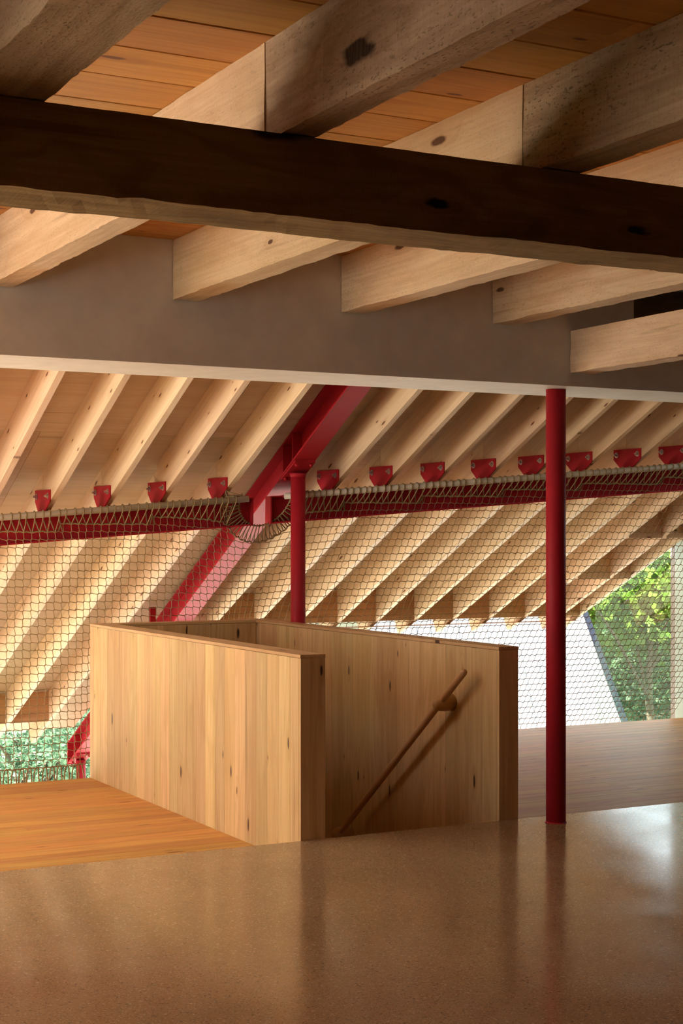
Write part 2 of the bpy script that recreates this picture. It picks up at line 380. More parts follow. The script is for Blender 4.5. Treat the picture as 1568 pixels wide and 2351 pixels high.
te = box('reflector', -16.0, LX-0.2, 0.0, 10.3, -3.3, -0.30, 'reflector'); tag(te, 'pale stone terrace added outside the window wall to bounce light', None, None, 'structure')  # added out of view; throws sunlight up onto joists and ceiling
tl = box('reflector_lower', -16.0, 22.0, 15.41, 19.0, -3.4, -3.02, 'reflector'); tag(tl, 'pale stone paving added outside the lower storey to bounce light', None, None, 'structure')  # added pale surface; bounces light up to the rafter undersides
ts = box('reflector_side', -16.0, LX-0.2, 10.3, 15.41, -3.4, -3.02, 'reflector'); tag(ts, 'pale stone paving added beside the lower storey to bounce light', None, None, 'structure')  # added pale surface; bounces light into the void from the side
tc = box('reflector_court', 5.1, 22.0, 12.75, 15.40, -3.02, -2.98, 'reflector'); tag(tc, 'pale stone paving added under the right eave to bounce light', None, None, 'structure')  # added pale surface; brightens the right rafters from below
# walls out of the picture that close the room on the dark side
wb = box('wall_back', LX, RX, -3.2, -3.0, -0.2, 3.3, 'shell'); tag(wb, kind='structure')
wl = box('wall_left', LX-0.2, LX, -3.0, 4.6, -3.2, 3.3, 'shell'); tag(wl, kind='structure')
wlh = box('wall_left_head', LX-0.2, LX, 4.6, 7.3, 3.05, 3.3, 'shell'); tag(wlh, kind='structure')
wls = box('wall_left_baffle', LX-0.2, LX, 4.6, 7.3, -0.2, 0.75, 'shell'); tag(wls, kind='structure')  # unseen knee wall added to keep low window light off the stair ends
wr = hexa('wall_right', [(RX, -3.0, -3.2), (RX+.18, -3.0, -3.2), (RX+.18, 11.46, -3.2), (RX, 11.46, -3.2), (RX, -3.0, 5.3), (RX+.18, -3.0, 5.3), (RX+.18, 11.46, 1.68), (RX, 11.46, 1.68)], 'panel'); tag(wr, 'pale green-white end wall beside the opening', None, None, 'structure')
wlow = box('wall_lower', LX, RX, 2.8, 3.0, -3.2, -0.2, 'shell'); tag(wlow, kind='structure')

# ceiling of wide boards over the concrete part
ce = empty('ceiling', (3, 3.8, 3.05)); tag(ce, 'orange pine board ceiling above the timber joists', None, None, 'structure')
PT = 0.2815; y = 3.893 - 24*PT; i = 0
while y < 6.80-0.01:
    wd = min(PT, 6.80-y); r = random.Random(i*7+3); x = LX - r.random()*2.5
    if y+wd > -3.0:
        while x < RX:
            L = r.choice((3.4, 4.2, 4.9)); a, b = max(x, LX), min(x+L, RX)
            if b-a > 0.05: plank('plank', ((a+b)/2, y+wd/2, 3.05+0.018+r.uniform(0, 0.002)), (1, 0, 0), b-a-0.001, wd-0.0045, 0.036, 'plankceil', ce, 0.004)
            x += L
    y += PT; i += 1
box('backing', LX-0.45, RX, -3.0, 6.95, 3.088, 3.13, 'dark', ce)

# the white bulkhead beam
bk = empty('bulkhead_beam', (3, 6.8, 2.475)); tag(bk, 'white plastered bulkhead beam spanning the room', None, None, 'structure')
zb, zt = 2.475, 3.09
BO = (5.42, 6.6, 2.80, 3.03)       # a dark pocket in its face, near the low timber
box('face', LX, BO[0], 6.80, 7.33, zb, zt, 'white', bk)
box('face', BO[0], RX, 6.80, 7.33, zb, BO[2], 'white', bk)
box('face', BO[1], RX, 6.80, 7.33, BO[2], zt, 'white', bk)
box('pocket_back', BO[0], BO[1], 7.10, 7.33, BO[2], zt, 'crossbeam', bk)
box('gable_infill', LX-0.4, RX, 6.951, 7.30, zt+.001, 3.95, 'white', bk)

# roof deck: 6 in 12 pitch, falling away; panels as pieces
KB, KT, SL = 7.10, 7.39, 0.5       # z = K - SL*y for rafter bottoms / tops
def zr(y): return KB-SL*y
dk = empty('roof_deck', (4, 10, zr(10))); tag(dk, 'plywood roof deck lying on the pale rafters', None, None, 'structure')
def panel(x0, x1, y0, y1):
    t = 0.02
    vs = [(x0, y0, KT-SL*y0+.001), (x1, y0, KT-SL*y0+.001), (x1, y1, KT-SL*y1+.001), (x0, y1, KT-SL*y1+.001)]
    vs += [(a, b, c+t) for a, b, c in vs]
    mesh('panel', vs, HEXF, 'deck', dk, frame(vs[0], (1, 0, 0), (0, SL, 1)))
SK = (1.0, 1.75, 7.95, 10.05)        # skylight opening, out of the picture on the window side, added to light the stair wall
rows = [7.28, 7.95, 9.02, 10.05, 11.14, 12.23, 13.32, 15.3]  # last row stretched past the rafter tails to shade the beam foot
for j in range(len(rows)-1):
    y0, y1 = rows[j]+0.0015, rows[j+1]-0.0015
    x = LX-0.4 - (j % 2)*1.22
    while x < DX:
        a, b = max(x, LX-0.4)+0.001, min(x+2.44, DX)-0.001
        insk = SK[2]-.01 < (y0+y1)/2 < SK[3]+.01
        cuts = [(a, min(b, SK[0]), 15.3), (max(a, SK[1]), min(b, 5.06), 15.3)] if insk else [(a, min(b, 5.06), 15.3)]
        for a2, b2, lim in cuts+[(max(a, 5.06), b, 12.80)]:
            if b2-a2 > 0.03 and min(y1, lim)-y0 > 0.02: panel(a2, b2, y0, min(y1, lim))
        x += 2.44
panel(DX+.001, RX, 7.281, 9.35); panel(DX+.001, RX, 9.353, 11.45)  # deck strip added past the last rafter to keep sun off the end wall
# roofing above the deck so no light leaks through the seams
def cover(name, x0, x1, ys, ye, mat, dz=.024, th=.05, par=None):
    vs = [(x0, ys, KT-SL*ys+dz), (x1, ys, KT-SL*ys+dz), (x1, ye, KT-SL*ye+dz), (x0, ye, KT-SL*ye+dz)]; vs += [(a, b, c+th) for a, b, c in vs]
    return mesh(name, vs, HEXF, mat, par)
for x0, x1, ys, ye in ((LX-0.45, SK[0], 7.2, 15.35), (SK[0], SK[1], 7.2, SK[2]), (SK[0], SK[1], SK[3], 15.35), (SK[1], 5.06, 7.2, 15.35), (5.06, DX, 7.2, 12.85), (DX, RX+.2, 7.2, 11.47)):
    cover('roofing', x0, x1, ys, ye, 'dark', par=dk)
sky = cover('diffuser', SK[0], SK[1], SK[2], SK[3], 'frosted', 0.03, 0.012); tag(sky, 'frosted skylight panel added in the roof for extra light', None, None, 'structure')

# ================================================================ TIMBERS OF THE FLAT CEILING
ZJ0, ZJ1 = 2.775, 3.05
cb = timber('timber_crossbeam', LX+0.02, RX-0.02, 3.84, 4.075, 2.548, 2.770, 'crossbeam', None, 'x', 0.0022, 5, 0.035)
tag(cb, 'dark weathered square crossbeam carrying the joists', 'beam')
near = [(0.985, 1.200, 'thick weathered joist crossing the upper left corner, nearest the camera', 'old'),
        (1.862, 1.966, 'weathered joist in the middle, butted end to end over the crossbeam', 'old'),
        (2.728, 2.870, 'weathered joist this side of the crossbeam, above the red column', 'old')]
for i, (a, b, lab, mt) in enumerate(near):
    tag(timber('timber_joist', a, b, -2.95, 3.95, ZJ0, ZJ1, mt, None, 'y', 0.0022, i, 0.035), lab, 'joist', 'joists this side of the crossbeam')
far = [(1.860, 1.970, 'pale sawn joist beyond the crossbeam, at the left edge of the bulkhead'),
       (2.727, 2.855, 'pale joist ending on the bulkhead, above the left bank of rafters'),
       (3.613, 3.740, 'pale joist ending at the middle of the bulkhead, above the red sloping beam'),
       (4.499, 4.625, 'pale joist beyond the crossbeam, last one before the low header')]
for i, (a, b, lab) in enumerate(far):
    tag(timber('timber_joist', a, b, 3.955, 6.795, ZJ0, ZJ1, 'joist', None, 'y', 0.0020, 20+i, 0.04), lab, 'joist', 'joists beyond the crossbeam')
tag(timber('timber_header', 4.992, 5.13, 4.10, 6.795, 2.546, 2.768, 'joist', None, 'y', 0.0028, 40, 0.04), 'low knotty timber header set beneath the joists, ending above the red column', 'joist')

# ================================================================ RAFTERS
RB = [2.085, 2.492, 2.898, 3.306, 3.712, 4.118, 4.530, 5.350, 5.757, 6.163, 6.573, 6.965, 7.368, 7.785, 8.184, 8.590, 9.000, 9.235]
TH = 0.042
def ya(x): return 10.517-0.163*(x-3.264)      # line of the purlin in plan
def zp(x): return zr(ya(x))                   # its top
left_words = ['sixth', 'fifth', 'fourth', 'third', 'second', 'first']
for i, x1 in enumerate(RB):
    x0 = x1-TH
    ns = len([q for q in RB if q < 4.9])
    if i < ns:
        k = ns-i
        wd = ['nearest', 'second', 'third', 'fourth', 'fifth', 'sixth', 'seventh'][k-1]
        lab = f'pale spruce roof rafter, {wd} to the left of the red sloping beam'
        ye = 14.87
    else:
        k = i-ns+1
        wd = ['nearest', 'second', 'third', 'fourth', 'fifth', 'sixth', 'seventh', 'eighth', 'ninth', 'tenth', 'eleventh'][k-1]
        lab = f'pale spruce roof rafter, {wd} to the right of the red sloping beam'
        ye = 12.66
    if x1 > 9.2: lab = 'pale spruce end rafter along the edge of the leafy opening'
    yj = ya(x0)+0.015
    R = thing('roof_rafter', (x1-TH/2, yj, zr(yj)), lab, 'rafter', 'rafters of the sloping roof')
    d = (0, 1, -SL)
    shift = -0.012 if abs(x1-4.118) < .01 else 0.0
    up0, up1 = 7.30, yj-0.001
    def rv(xa, xb, y0, y1): return [(xa, y0, zr(y0)), (xb, y0, zr(y0)), (xb, y1, zr(y1)), (xa, y1, zr(y1)), (xa, y0, KT-SL*y0), (xb, y0, KT-SL*y0), (xb, y1, KT-SL*y1), (xa, y1, KT-SL*y1)]
    vs = rv(x0+shift*2, x1+shift*2, up0, up1); mesh('upper_length', vs, HEXF, 'rafter', R, frame(vs[0], d))
    vs = rv(x0-shift, x1-shift, yj+0.001, ye)
    vs[2] = (vs[2][0], ye+.10, zr(ye)+.03); vs[3] = (vs[3][0], ye+.10, zr(ye)+.03); vs[6] = (vs[6][0], ye+.12, vs[6][2]-.06); vs[7] = (vs[7][0], ye+.12, vs[7][2]-.06)
    vs[2] = (vs[2][0], ye, zr(ye)); vs[3] = (vs[3][0], ye, zr(ye))
    mesh('lower_length', vs, HEXF, 'rafter', R, frame(vs[0], d))

# eave blocking between the rafter tails
def eave(label, xs, y0, name='eave_blocking', n0=0):
    E_ = thing(name, ((xs[0]+xs[-1])/2, y0, zr(y0)), label, 'blocking', 'blocking boards at the rafter tails')
    for a, b in zip(xs[:-1], xs[1:]):
        xa, xb = a+0.001, b-TH-0.001
        if b-a > 0.6: continue
        yb = y0+0.035
        box('block', xa, xb, y0, yb, zr(y0)-0.01, KT-SL*yb-0.005, 'fascia', E_)
    return E_
eave('brown pine blocking between rafter tails above the white roof', [q for q in RB if q > 5], 12.36)
eave('brown pine blocking between rafter tails above the left garden view', [q for q in RB if q < 4.9], 14.30)
pl = box('eave_plate', 4.95, DX-.04, 12.40, 12.52, zr(12.4)-0.045, zr(12.46)-0.012, 'fascia'); tag(pl, 'thin orange pine plate under the rafter tails above the white roof', 'plate')
hb = thing('rafter_blocking', (8.9, 11.3, 1.5), 'small pine blocks wedged between the last rafters by the opening', 'blocking')
for xa, xb, yb in ((8.591, 8.957, 11.62), (9.001, 9.192, 11.62), (8.591, 8.957, 10.88), (9.001, 9.192, 10.88)):
    box('block', xa, xb, yb-0.04, yb, zr(yb)+0.0, KT-SL*yb-0.003, 'rafter', hb)

# ================================================================ STEEL
def ibeam_parts(parent, p0, p1, depth, fwid, tf, tw, mat='red', vert=True, side=(1, 0, 0)):
    """I-section from p0 to p1 (centre of the bottom flange underside); depth measured vertically"""
    p0, p1 = Vector(p0), Vector(p1); s = Vector(side)
    up = Vector((0, 0, 1))
    def bar(name, za, zb_, half):
        vs = []
        for z in (za, zb_):
            vs += [p0-s*half+up*z, p0+s*half+up*z, p1+s*half+up*z, p1-s*half+up*z]
        return mesh(name, vs, HEXF, mat, parent, frame(p0, p1-p0))
    a = bar('bottom_flange', 0, tf, fwid/2); b = bar('web', tf, depth-tf, tw/2); c = bar('top_flange', depth-tf, depth, fwid/2)
    return a, b, c
NX = 4.775          # middle of the gap in rail and net
def mx(y): return 4.967+0.0264*(y-10.0)
def zm(y): return 7.356-0.52*y
PY = 10.0; MX = mx(PY); LY = 15.20
mr = thing('steel_rafter_beam', (MX, 10, zm(10)), 'crimson steel I-beam sloping down between the two banks of rafters', 'beam')
ibeam_parts(mr, (mx(8.3), 8.3, zm(8.3)), (mx(15.36), 15.36, zm(15.36)), 0.225, 0.170, 0.014, 0.011)
for yy in (PY-0.075, PY+0.085, LY-0.03):
    for sg in (-1, 1):
        c = mx(yy); xa, xb = (c-0.082, c-0.006) if sg < 0 else (c+0.006, c+0.082)
        box('stiffener', xa, xb, yy-0.005, yy+0.005, zm(yy)+0.018, zm(yy)+0.208, 'red', mr)
c = mx(15.37); box('end_plate', c-0.088, c+0.088, 15.362, 15.377, zm(15.37)-0.005, zm(15.37)+0.235, 'red', mr)
hg = box('steel_hanger', 4.835, 4.885, 12.56, 12.60, 0.72, 1.073, 'red'); tag(hg, 'short dark red steel hanger beside the sloping beam behind the stair wall', 'hanger')

# purlins framing into the sloping beam, with rail pipes in front
pdir = Vector((1, -0.163, 0.0815)); side = Vector((0.163, 1, 0)).normalized()
def pp(x, dz=0.0, dy=0.0): return Vector((x, ya(x)+dy, zp(x)-0.006+dz))
for xa, xb, lab in ((1.2, 4.715, 'dark crimson steel purlin under the rafters left of the post'), (4.862, DX-0.03, 'long dark crimson steel purlin under the rafters right of the post')):
    P_ = thing('steel_purlin', pp((xa+xb)/2, -0.2), lab, 'beam', 'purlins behind the net')
    ibeam_parts(P_, pp(xa, -0.20), pp(xb, -0.20), 0.20, 0.134, 0.010, 0.008, 'red', True, side)
    xe = xb if xb < 5 else xa
    e0 = pp(xe, -0.2)
    sg = 1 if xb < 5 else -1
    vs = []
    for z in (0.0, 0.2):
        for u, v in ((-.067, 0), (.067, 0), (.067, .012*sg), (-.067, .012*sg)): vs.append(e0+side*u+Vector((v, 0, z+v*.08)))
    mesh('end_plate', vs, HEXF, 'red', P_)
def pipe_pt(x): return Vector((x, ya(x)-0.16, zp(x)-0.012))
PX = {'l': (1.2, 4.640), 'r': (4.905, RX-0.05)}
rl = thing('net_rail', pipe_pt(3), 'beige painted pipe rail carrying the net left of the post', 'rail', 'pipe rails along the net')
rr_ = thing('net_rail', pipe_pt(7), 'beige painted pipe rail carrying the net right of the post', 'rail', 'pipe rails along the net')
for R_, (xa, xb) in ((rl, PX['l']), (rr_, PX['r'])):
    tube('pipe', [pipe_pt(xa), pipe_pt(xb)], 0.0225, 'pipe', R_, 16)
    k = 0; x = xa+0.03
    while x < xb:
        if x > 1.5:
            p = pipe_pt(x); q = pp(x, -0.03, -0.067)
            tube('standoff', [p, Vector((x, q.y, p.z-0.005))], 0.008, 'red', R_, 8)
        x += 1.22 if xb < 5 else 1.3

# rafter brackets: pentagonal plates with two bolts
plate_me = None; bolt_me = None; wash_me = None
def plate_mesh():
    pr = [(-.168, .155), (-.168, .075), (-.062, -.002), (.062, -.002), (.168, .075), (.168, .155)]   # along y, up
    V = []; F = []
    for x in (0.0, -0.008):
        for u, z in pr: V.append((x - (0.010 if abs(u) < .1 else 0.0), u, z))
    n = len(pr); F = [tuple(range(n)), tuple(range(2*n-1, n-1, -1))] + [(i, n+i, n+(i+1) % n, (i+1) % n) for i in range(n)]
    return V, F
V, F = plate_mesh(); plate_me = bpy.data.meshes.new('plate'); plate_me.from_pydata(V, [], F); plate_me.materials.append(M['red'])
def disc_mesh(name, prof, n):
    V = []; F = []
    for t, r in prof:
        for j in range(n): V.append((-t, r*math.cos(2*math.pi*j/n), r*math.sin(2*math.pi*j/n)))
    for i in range(len(prof)-1):
        for j in range(n): F.append((i*n+j, (i+1)*n+j, (i+1)*n+(j+1) % n, i*n+(j+1) % n))
    F.append(tuple((len(prof)-1)*n+j for j in range(n-1, -1, -1)))
    me = bpy.data.meshes.new(name); me.from_pydata(V, [], F); me.materials.append(M['zinc']); return me
bolt_me = disc_mesh('bolt', [(0, .0135), (.014, .0135), (.014, .008), (.024, .008), (.025, .005)], 6)
wash_me = disc_mesh('washer', [(0, .022), (.003, .022), (.0035, .019)], 20)
for i, x1 in enumerate(RB):
    if x1 < 2.8 or x1 > 8.3: continue
    x0 = x1-TH-0.001
    if abs(x1-4.118) < .01: x0 -= 0.024
    yb, zb_ = ya(x0), zp(x0)-0.002
    ns = len([q for q in RB if q < 4.9]); k = ns-i if i < ns else i-ns+1
    wd = ['nearest', 'second', 'third', 'fourth', 'fifth', 'sixth', 'seventh', 'eighth', 'ninth'][k-1]
    B_ = thing('rafter_bracket', (x0, yb, zb_), f'crimson bolted rafter bracket above the rope rail, {wd} to the {"left" if i < ns else "right"} of the red post', 'bracket', 'brackets on the purlin')
    link('plate', plate_me, Matrix.Translation((x0, yb, zb_)), B_)
    for u in (-0.128, 0.128):
        bo = link('bolt', bolt_me, Matrix.Translation((x0-0.010, yb+u, zb_+0.112)), B_)
        wsh = bpy.data.objects.new('washer', wash_me); C.objects.link(wsh); wsh.parent = bo; wsh.location = (0.0015, 0, 0)

# posts
fc = thing('steel_column', (5.035, 6.985, ZC), 'crimson round steel column standing on the concrete under the white bulkhead', 'column')
tube('shaft', [(5.035, 6.985, ZC), (5.035, 6.985, 2.474)], 0.0540, 'red', fc, 40)
lathe('base_collar', (5.035, 6.985, ZC), (0, 0, 1), [(0, 0.058), (0.004, 0.058), (0.006, 0.0545)], 'red', fc, 40)
sp = thing('steel_post', (MX, PY, 0), 'slim crimson steel post under the sloping beam behind the stair wall', 'post')
tube('shaft', [(MX, PY, 0), (MX, PY, zm(PY)-0.046)], 0.0525, 'red', sp, 36)
lathe('weld_collar', (MX, PY, zm(PY)-0.060), (0, 0, 1), [(0, .0525), (.014, .058), (.030, .060)], 'red', sp, 36)
def capplate(parent, y, hx, hy):
    c = mx(y); vs = []
    for dz in (-0.017, -0.001):
        for u, v in ((-hx, -hy), (hx, -hy), (hx, hy), (-hx, hy)): vs.append((c+u, y+v, zm(y+v)+dz))
    mesh('cap_plate', vs, HEXF, 'red', parent)
    for u in (-hx+.022, hx-.022):
        for v in (-hy+.025, hy-.025):
            z = zm(y+v)-0.017
            lathe('cap_bolt', (c+u, y+v, z), (0, -.46, -.89), [(0, .014), (.012, .014), (.013, .008), (.022, .008)], 'red', parent, 6)
capplate(sp, PY, 0.080, 0.115)
LPX = mx(LY)
lp = thing('steel_post', (LPX, LY, -3.0), 'crimson steel post at the foot of the sloping beam in the garden view', 'post')
tube('shaft', [(LPX, LY, -3.0), (LPX, LY, zm(LY)-0.03)], 0.048, 'red', lp, 28)
capplate(lp, LY, 0.080, 0.105)

# ================================================================ STAIR ENCLOSURE
GH = 1.07; XL0, XL1, XR0, XR1 = 3.573, 3.716, 4.785, 4.9125; YE, YI = 10.445, 10.315
sg = thing('stair_guard', (4.25, 8.8, 0), 'pine board stair enclosure with flat caps and open front', 'stair wall')
ZB = -2.2; TB = 0.020; CAP = 0.024
def boards(axis, fixed, lo, hi, step, outward, phase=0.0):
    """vertical boards on one face; axis 'y' = face in a plane x=fixed"""
    p = lo
    first = True
    while p < hi-0.004:
        q = min(hi, p+(phase if first and phase else step)); first = False
        if hi-q < 0.05: q = hi
        wd = q-p; zc_, lz = (ZB+GH-CAP+.0045)/2, GH-CAP+.0045-ZB
        if axis == 'y': plank('board', (fixed-outward*TB/2, (p+q)/2, zc_), (0, 0, 1), lz, wd-0.0008, TB, 'board', sg, 0.0014, (1, 0, 0))
        else: plank('board', ((p+q)/2, fixed-outward*TB/2, zc_), (0, 0, 1), lz, wd-0.0008, TB, 'board', sg, 0.0014, (0, 1, 0))
        p = q
boards('y', XL0, FE+TB+.001, YE, 0.140, -1, 0.10)
boards('y', XL1, FE+TB+.001, YI, 0.281, 1)
boards('y', XR0, FE+TB+.001, YI, 0.2815, -1, 0.255)
boards('y', XR1, FE+TB+.001, YE, 0.281, 1)
boards('x', YI, XL1, XR0, 0.178, -1)
boards('x', YE, XL0+TB, XR1-TB, 0.27, 1)
boards('x', FE, XL0, XL1, 0.143, -1)
boards('x', FE, XR0, XR1, 0.143, -1)
for a in ((XL0+TB, XL1-TB, FE+TB, YE-TB), (XR0+TB, XR1-TB, FE+TB, YE-TB), (XL1-TB, XR0+TB, YI+TB, YE-TB)):
    box('core', *a, ZB, GH-CAP, 'fascia', sg, 'z')
for cx, cy, L, wd, xd in (((XL0+XL1)/2, (FE+YE)/2, YE-FE, XL1-XL0, (0, 1, 0)), ((XR0+XR1)/2, (FE+YE)/2, YE-FE, XR1-XR0, (0, 1, 0)), ((XL1+XR0)/2, (YI+YE)/2, XR0-XL1, YE-YI, (1, 0, 0))):
    plank('cap', (cx, cy, GH-CAP/2+0.003), xd, L-0.0005, wd+0.002, CAP-0.006, 'board', sg, 0.002)
st = thing('stair_flight', (4.25, 8.8, -1.1), 'pine stair treads going down inside the board enclosure', 'stairs')
for k in range(11):
    y0 = FE+0.02+k*0.27; z = ZC-0.175*(k+1)
    if y0+0.29 < YI: plank('tread', ((XL1+XR0)/2, y0+0.14, z-0.02), (1, 0, 0), XR0-XL1-0.012, 0.29, 0.04, 'floorwood', st, 0.004)
hr = thing('handrail', (4.70, 8.1, 0.3), 'round wooden handrail on knob brackets inside the stair wall', 'handrail')
h0, h1 = Vector((4.70, 7.375, 0.930)), Vector((4.70, 9.35, -0.597))
d = (h1-h0).normalized(); r0 = 0.0205
pts = [h0+d*t for t in (0, .004, .010, .018)] + [h0+d*(.018+(h1-h0).length*k/10) for k in range(1, 10)] + [h1]
tube('rail', pts, [0.006, 0.013, 0.018, r0]+[r0]*10, 'rail', hr, 28)
for yb in (7.642, 8.875):
    t = (yb-h0.y)/d.y; c = h0+d*t
    lathe('knob', (XR0-0.0005, c.y, c.z), (-1, 0, 0), [(0, .047), (.06, .047), (.085, .046), (.105, .041), (.120, .031), (.129, .018), (.132, .004)], 'rail', hr, 36)

# ================================================================ NET
def sstep(a, b, x):
    t = min(1, max(0, (x-a)/(b-a))); return t*t*(3-2*t)
CW = 0.0540
def zbot(x): return 0.088 + (-0.14-0.088)*sstep(3.6, 4.2, x)
def floor_y(x): return 10.462 + 0.085*sstep(3.45, 3.60, x) + (11.40-10.547)*sstep(4.40, 5.20, x)
def net_pt(x, z):
    p = pipe_pt(x); t = max(0.0, (p.z-z)/(p.z-0.0)); t = t**(0.5+0.5*sstep(4.40, 5.20, x)) if x > 3.4 else t + (t**0.5-t)*sstep(3.0, 3.4, x)
    return Vector((x, p.y+(floor_y(x)-p.y)*t, z))
HC = Vector((NX, pipe_pt(NX).z-0.005)); R_OUT, R_CUT, R_IN = 0.295, 0.205, 0.185
nr = np.random.default_rng(5)
NV = []; NF = []
def seg(a, b, r):
    """thin four-sided strand"""
    a, b = Vector(a), Vector(b); t = b-a
    if t.length < 1e-5: return
    t.normalize(); u = Vector((0, 1, 0)) - t*t.y; u.normalize(); v = t.cross(u); o = len(NV)
    for p in (a, b):
        for s1, s2 in ((1, 0), (0, 1), (-1, 0), (0, -1)): NV.append(tuple(p+u*(s1*r)+v*(s2*r)))
    for j in range(4): NF.append((o+j, o+(j+1) % 4, o+4+(j+1) % 4, o+4+j))
cols = int((RX-0.02-1.9)/CW); Zs = [0.088-5*CW+CW*i for i in range(60)]
node = {}
for j in range(cols):
    x = 1.9+j*CW
    zt_ = pipe_pt(x).z-0.072
    for i, z in enumerate(Zs):
        if z > zt_ or z < zbot(x)-0.01: continue
        dx, dz = x-HC.x, z-HC.y; rr = math.hypot(dx, dz)
        if rr < R_CUT: continue
        f = math.sqrt(rr*rr+R_OUT**2-R_CUT**2)/rr if rr < 0.9 else 1.0
        if rr >= 0.6: f = 1+(f-1)*max(0, (0.9-rr)/0.3) if rr < 0.9 else 1.0
        node[(j, i)] = (HC.x+dx*f+nr.normal(0, .0018), HC.y+dz*f+nr.normal(0, .0018) if dz < 0 or rr > .9 else HC.y+dz*f)
D = 0.0040; RS = 0.0024
top = {}
for (j, i), (x, z) in node.items():
    c = net_pt(x, z); ur = net_pt(x+D, z+D); ll = net_pt(x-D, z-D)
    seg(ll, ur, RS*1.55)
    if (j+1, i) in node:
        x2, z2 = node[(j+1, i)]; seg(ur, net_pt(x2-D, z2-D), RS)
    if (j, i-1) in node:
        x2, z2 = node[(j, i-1)]; seg(ll, net_pt(x2+D, z2+D), RS)
    if j not in top or i > top[j]: top[j] = i
NT = thing('safety_net', net_pt(5, 0.9), 'tan knotted rope net stretched from pipe rail to floor edge', 'net')
nm = bpy.data.meshes.new('net_mesh'); nm.from_pydata(NV, [], NF); nm.materials.append(M['rope'])
no = link('net_mesh', nm, Matrix.Identity(4), NT); no['kind'] = 'stuff'
# border rope and the lacing round the pipe
lac = []; bor = []
runs = []; cur = []
for j in range(cols):
    x = 1.9+j*CW
    if j in top and (x < PX['l'][1]-0.03 or x > PX['r'][0]+0.04) and abs(x-HC.x) > 0.17: cur.append(j)
    elif cur: runs.append(cur); cur = []
if cur: runs.append(cur)
for run in runs:
    pts = []
    for j in run:
        x, z = node[(j, top[j])]; p = net_pt(x, z); pts += [p+Vector((-.02, -.004, -.002)), p+Vector((.0, -.005, -.004)), p+Vector((.02, -.004, .001))]
    bor.append(tube_data(pts, 0.0062, 5))
    prev = None
    for q, j in enumerate(run):
        x, z = node[(j, top[j])]; b_ = net_pt(x, z)+Vector((0, -.009, 0)); xx = x+nr.normal(0.012, .004)
        c = pipe_pt(xx); rp = 0.0225+0.0045
        loop = [b_+Vector((-.004, .0, -.004)), b_.lerp(c+Vector((0, -rp, -.01)), .5)+Vector((0, -.004, 0))]
        for an in (200, 160, 120, 90, 60, 20, -20): loop.append(c+Vector((0.004*(200-an)/220, rp*math.cos(math.radians(an)), rp*math.sin(math.radians(an)))))
        x2 = x+CW if q+1 < len(run) else x
        e = net_pt(x2, z)+Vector((0, .012, 0))
        loop += [loop[-1].lerp(e, .5), e+Vector((0, -.004, -.004)), e+Vector((-.006, -.02, -.004))]
        lac.append(tube_data(loop, 0.0046, 5, cap=False))
V, F = join(bor); mesh('border_rope', V, F, 'rope', NT, smooth=True)
V, F = join(lac); lo_ = mesh('lacing', V, F, 'rope', NT, smooth=True); lo_['kind'] = 'stuff'
# half-ring of lacing under the sloping beam
def ring(r, an, dy=0.0):
    x = HC.x+r*math.cos(an); z = HC.y+r*math.sin(an)*1.06; p = net_pt(x, z); return p+Vector((0, dy, 0))
A0, A1 = math.radians(170), math.radians(370)
rings = [tube_data([ring(R_IN, A0+(A1-A0)*k/40) for k in range(41)], 0.0060, 6), tube_data([ring(R_OUT+.002+.006*math.sin(k*2.2), A0+(A1-A0)*k/60) for k in range(61)], 0.0058, 6)]
V, F = join(rings); mesh('ring_rope', V, F, 'rope', NT, smooth=True)
rl_ = []
nl = 30
for k in range(nl):
    a = A0+(A1-A0)*(k+.3)/nl; b = A0+(A1-A0)*(k+.5+nr.normal(0, .12))/nl; c = A0+(A1-A0)*(k+1.0)/nl
    rl_.append(tube_data([ring(R_OUT, a, -.007), ring((R_OUT+R_IN)/2, (a+b)/2, -.010), ring(R_IN-.004, b, -.008), ring(R_IN-.008, b+.02, .0)], 0.0040, 5))
    rl_.append(tube_data([ring(R_IN-.008, b+.02, .0), ring(R_IN, b+.03, .008), ring((R_OUT+R_IN)/2, (b+c)/2, .009), ring(R_OUT, c, .005)], 0.0040, 5))
V, F = join(rl_); mesh('ring_lacing', V, F, 'rope', NT, smooth=True)
# lacing along the floor edge on the left
bl = []; bp_ = []
for j in range(cols):
    x = 1.9+j*CW
    if x > 3.55: break
    if (j, 5) not in node: continue
    xn, zn = node[(j, 5)]; p = net_pt(xn, zn)
    a = Vector((xn-0.020, 10.452, -0.02)); b = Vector((xn+0.020, 10.456, -0.02))
    bl.append(tube_data([a, a.lerp(p, .55)+Vector((-.006, 0, .01)), p+Vector((-.008, -.006, .002)), p+Vector((.004, -.007, .006)), p+Vector((.012, -.006, -.004)), b.lerp(p, .45)+Vector((.006, 0, .008)), b], 0.0047, 6))
    bp_ += [p+Vector((-.02, 0, .001)), p, p+Vector((.02, 0, .003))]
V, F = join(bl); mesh('floor_lacing', V, F, 'rope', NT, smooth=True)
V, F = tube_data(bp_, 0.0048, 5); mesh('floor_border_rope', V, F, 'rope', NT, smooth=True)

